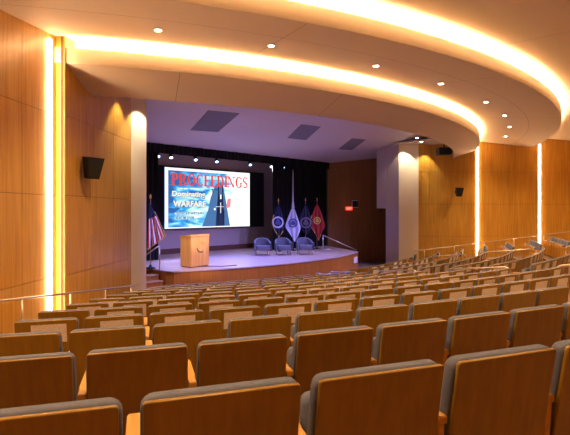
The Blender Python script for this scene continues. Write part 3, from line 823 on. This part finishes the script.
for n in range(1, NR+1):
    r = row_r(n); st_ = SP/r
    tmax = th_limit(r) - 1.7/r
    if n in phase_px: t0 = centre_theta(n, phase_px[n])
    else: t0 = on_ring(left_end_px[n], r) + st_/2
    ts = []
    k0 = -8 if n in phase_px else 0
    for k in range(k0, 90):
        t = t0 + k*st_
        if n == 4 and k < -1: continue
        if t > tmax: break
        if n > 3 and (abs(t-A1) < .78/r or abs(t-A2) < .78/r): continue
        # only seats the photograph shows
        z = row_z(n)+.9
        pts = [px_of(pol(r, t+s*st_/2, z)) for s in (-1, 1)]
        if any(q[2] < .5 for q in pts): continue
        if max(q[0] for q in pts) < 1 or min(q[0] for q in pts) > 569: continue
        if min(q[1] for q in pts) > 436: continue
        ts.append(t)
    for i, t in enumerate(ts):
        end = i == len(ts)-1 or ts[i+1]-t > st_*1.5
        card = n >= 4 and random.random() < .72
        o = seat_at(n, t, card, end)
        side = f'{ordinal(i+1)} from the left' if i <= len(ts)//2 else (f'{ordinal(len(ts)-i)} from the right' if i < len(ts)-1 else 'rightmost')
        if i == 0: side = 'leftmost'
        rw = 'the nearest row' if n == 1 else ('the front row by the stage' if n == NR else f'the {ordinal(n)} row from the camera')
        o['label'] = f'wood-backed grey seat, {side} in {rw}'
        o['group'] = 'seats in ' + rw
        total += 1
print('SEATS', total)
for k, (o, used) in protos.items():
    if not used: bpy.data.objects.remove(o)

# ------------------------------------------------------------------ aisle and wall handrails
def zfloor(r): return max(0, RISE*(r-row_r(NR))/PITCH)
def hoop(r0, r1, th, label, h=.85):
    pts = []
    for k in range(9):
        r = r0+(r1-r0)*k/8; pts.append(pol(r, th, zfloor(r)+h))
    def bend(p, out):   # rounded drop at an end
        return [p + out*.06 + Vector((0, 0, -.012)), p + out*.11 + Vector((0, 0, -.05)), p + out*.135 + Vector((0, 0, -.11)), p + out*.14 + Vector((0, 0, -.22))]
    o = (pts[-1]-pts[0]); o.z = 0; o.normalize()
    path = bend(pts[0], -o)[::-1] + pts + bend(pts[-1], o)
    base = pol((r0+r1)/2, th, zfloor((r0+r1)/2))
    e = empty('aisle_handrail', base, 0, label, 'handrail', 'curved aisle handrails')
    mb = MB(); mb.tube([p-base for p in path], .024, 8); mb.build('rail', M['rail'], e)
    for r in (r0-.14, r1+.14):
        p = pol(r, th, 0)
        mb = MB(); mb.tube([Vector((p.x, p.y, zfloor(r)-.10))-base, Vector((p.x, p.y, zfloor(r)+h-.2))-base], .02, 8); mb.build('post', M['rail'], e)
hoop(23.3, 24.8, R(-4), 'bent metal aisle handrail cut by the right edge of the picture, nearest the camera')
hoop(20.5, 22.0, R(-4), 'long pale metal aisle handrail in the right half of the seating, below the wall speaker')
hoop(18.1, 19.3, R(-4), 'pale metal aisle handrail among the seats below the right column')
hoop(16.0, 17.0, R(-4), 'small metal aisle handrail near the right end of the stage front')
hoop(16.0, 17.0, R(-6.6), 'small metal aisle handrail in front of the middle of the stage')
hoop(22.4, 23.8, R(17.2), 'metal aisle handrail near the right wall, cut by the picture edge')
hoop(19.4, 21.0, R(17.2), 'metal aisle handrail near the right wall, below the second light strip')
hoop(17.4, 18.5, R(17.2), 'farthest metal aisle handrail, close to the foot of the right wall')
def wall_rail(s, label):
    a = P2a + dr*.3; pts = []
    for k in range(26):
        t = k/25*13.0
        p = a + dr*t; off = -.32 if t < 3.3 else (-.20 if t < 6.6 else -.15)
        p = mir(p - nrm*.32, s)
        pts.append(Vector((p.x, p.y, zfloor(math.hypot(p.x-CX, p.y-CY)) + .93)))
    e = empty('wall_handrail', pts[0]-Vector((0, 0, .93)), 0, label, 'handrail', 'handrails along the side walls')
    b = e.location.copy()
    mb = MB(); mb.tube([p-b for p in pts], .022, 8); mb.build('rail', M['rail'], e)
    for k in range(1, 26, 3):
        p = pts[k]; mb = MB(); mb.tube([Vector((p.x, p.y, p.z-1.02))-b, p-b], .018, 8); mb.build('post', M['rail'], e)
wall_rail(1, 'metal handrail on posts along the left wooden wall')
wall_rail(-1, 'metal handrail on posts along the right wooden wall')

# ------------------------------------------------------------------ lights of the place
# stage wash: bluish fixtures hidden above the soffit, warm front light on the lectern
for k in range(6):
    x = -5 + 2*k
    lamp('SPOT', (x, -10.6, 6.75), (-.10*x, 6.2, -5.8), 800, (.27, .25, 1), size=.15, angle=52, blend=.8)
lamp('SPOT', (-4.6, -9.8, 6.4), Vector((-3.9, -3.5, .9)) - Vector((-4.6, -9.8, 6.4)), 900, (.85, .85, 1), size=.08, angle=13, blend=.7)
lamp('SPOT', (-9.0, -11.5, 6.4), lp + Vector((.3, 0, .7)) - Vector((-9.0, -11.5, 6.4)), 1000, (1, .80, .55), size=.08, angle=18, blend=.6)

w = bpy.data.worlds.new('dark'); bpy.context.scene.world = w; w.use_nodes = True
w.node_tree.nodes['Background'].inputs[0].default_value = (.02, .014, .01, 1)
w.node_tree.nodes['Background'].inputs[1].default_value = .3

# ------------------------------------------------------------------ camera
cd = bpy.data.cameras.new('camera'); cam = bpy.data.objects.new('camera', cd); C.objects.link(cam)
cam.location = CAM
fw = Vector((.696, .718, 0)); cam.rotation_euler = fw.to_track_quat('-Z', 'Y').to_euler()
cd.sensor_fit = 'HORIZONTAL'; cd.sensor_width = 36; cd.lens = 36*450/570
cd.shift_y = -7.5/570; cd.clip_start = .05; cd.clip_end = 200
bpy.context.scene.camera = cam
sc = bpy.context.scene
sc.view_settings.view_transform = 'Standard'; sc.view_settings.look = 'None'
sc.view_settings.exposure = 1.38; sc.view_settings.gamma = 1
sc.cycles.max_bounces = 8; sc.cycles.diffuse_bounces = 5; sc.cycles.glossy_bounces = 3
sc.cycles.sample_clamp_indirect = 6
sc.cycles.use_denoising = True
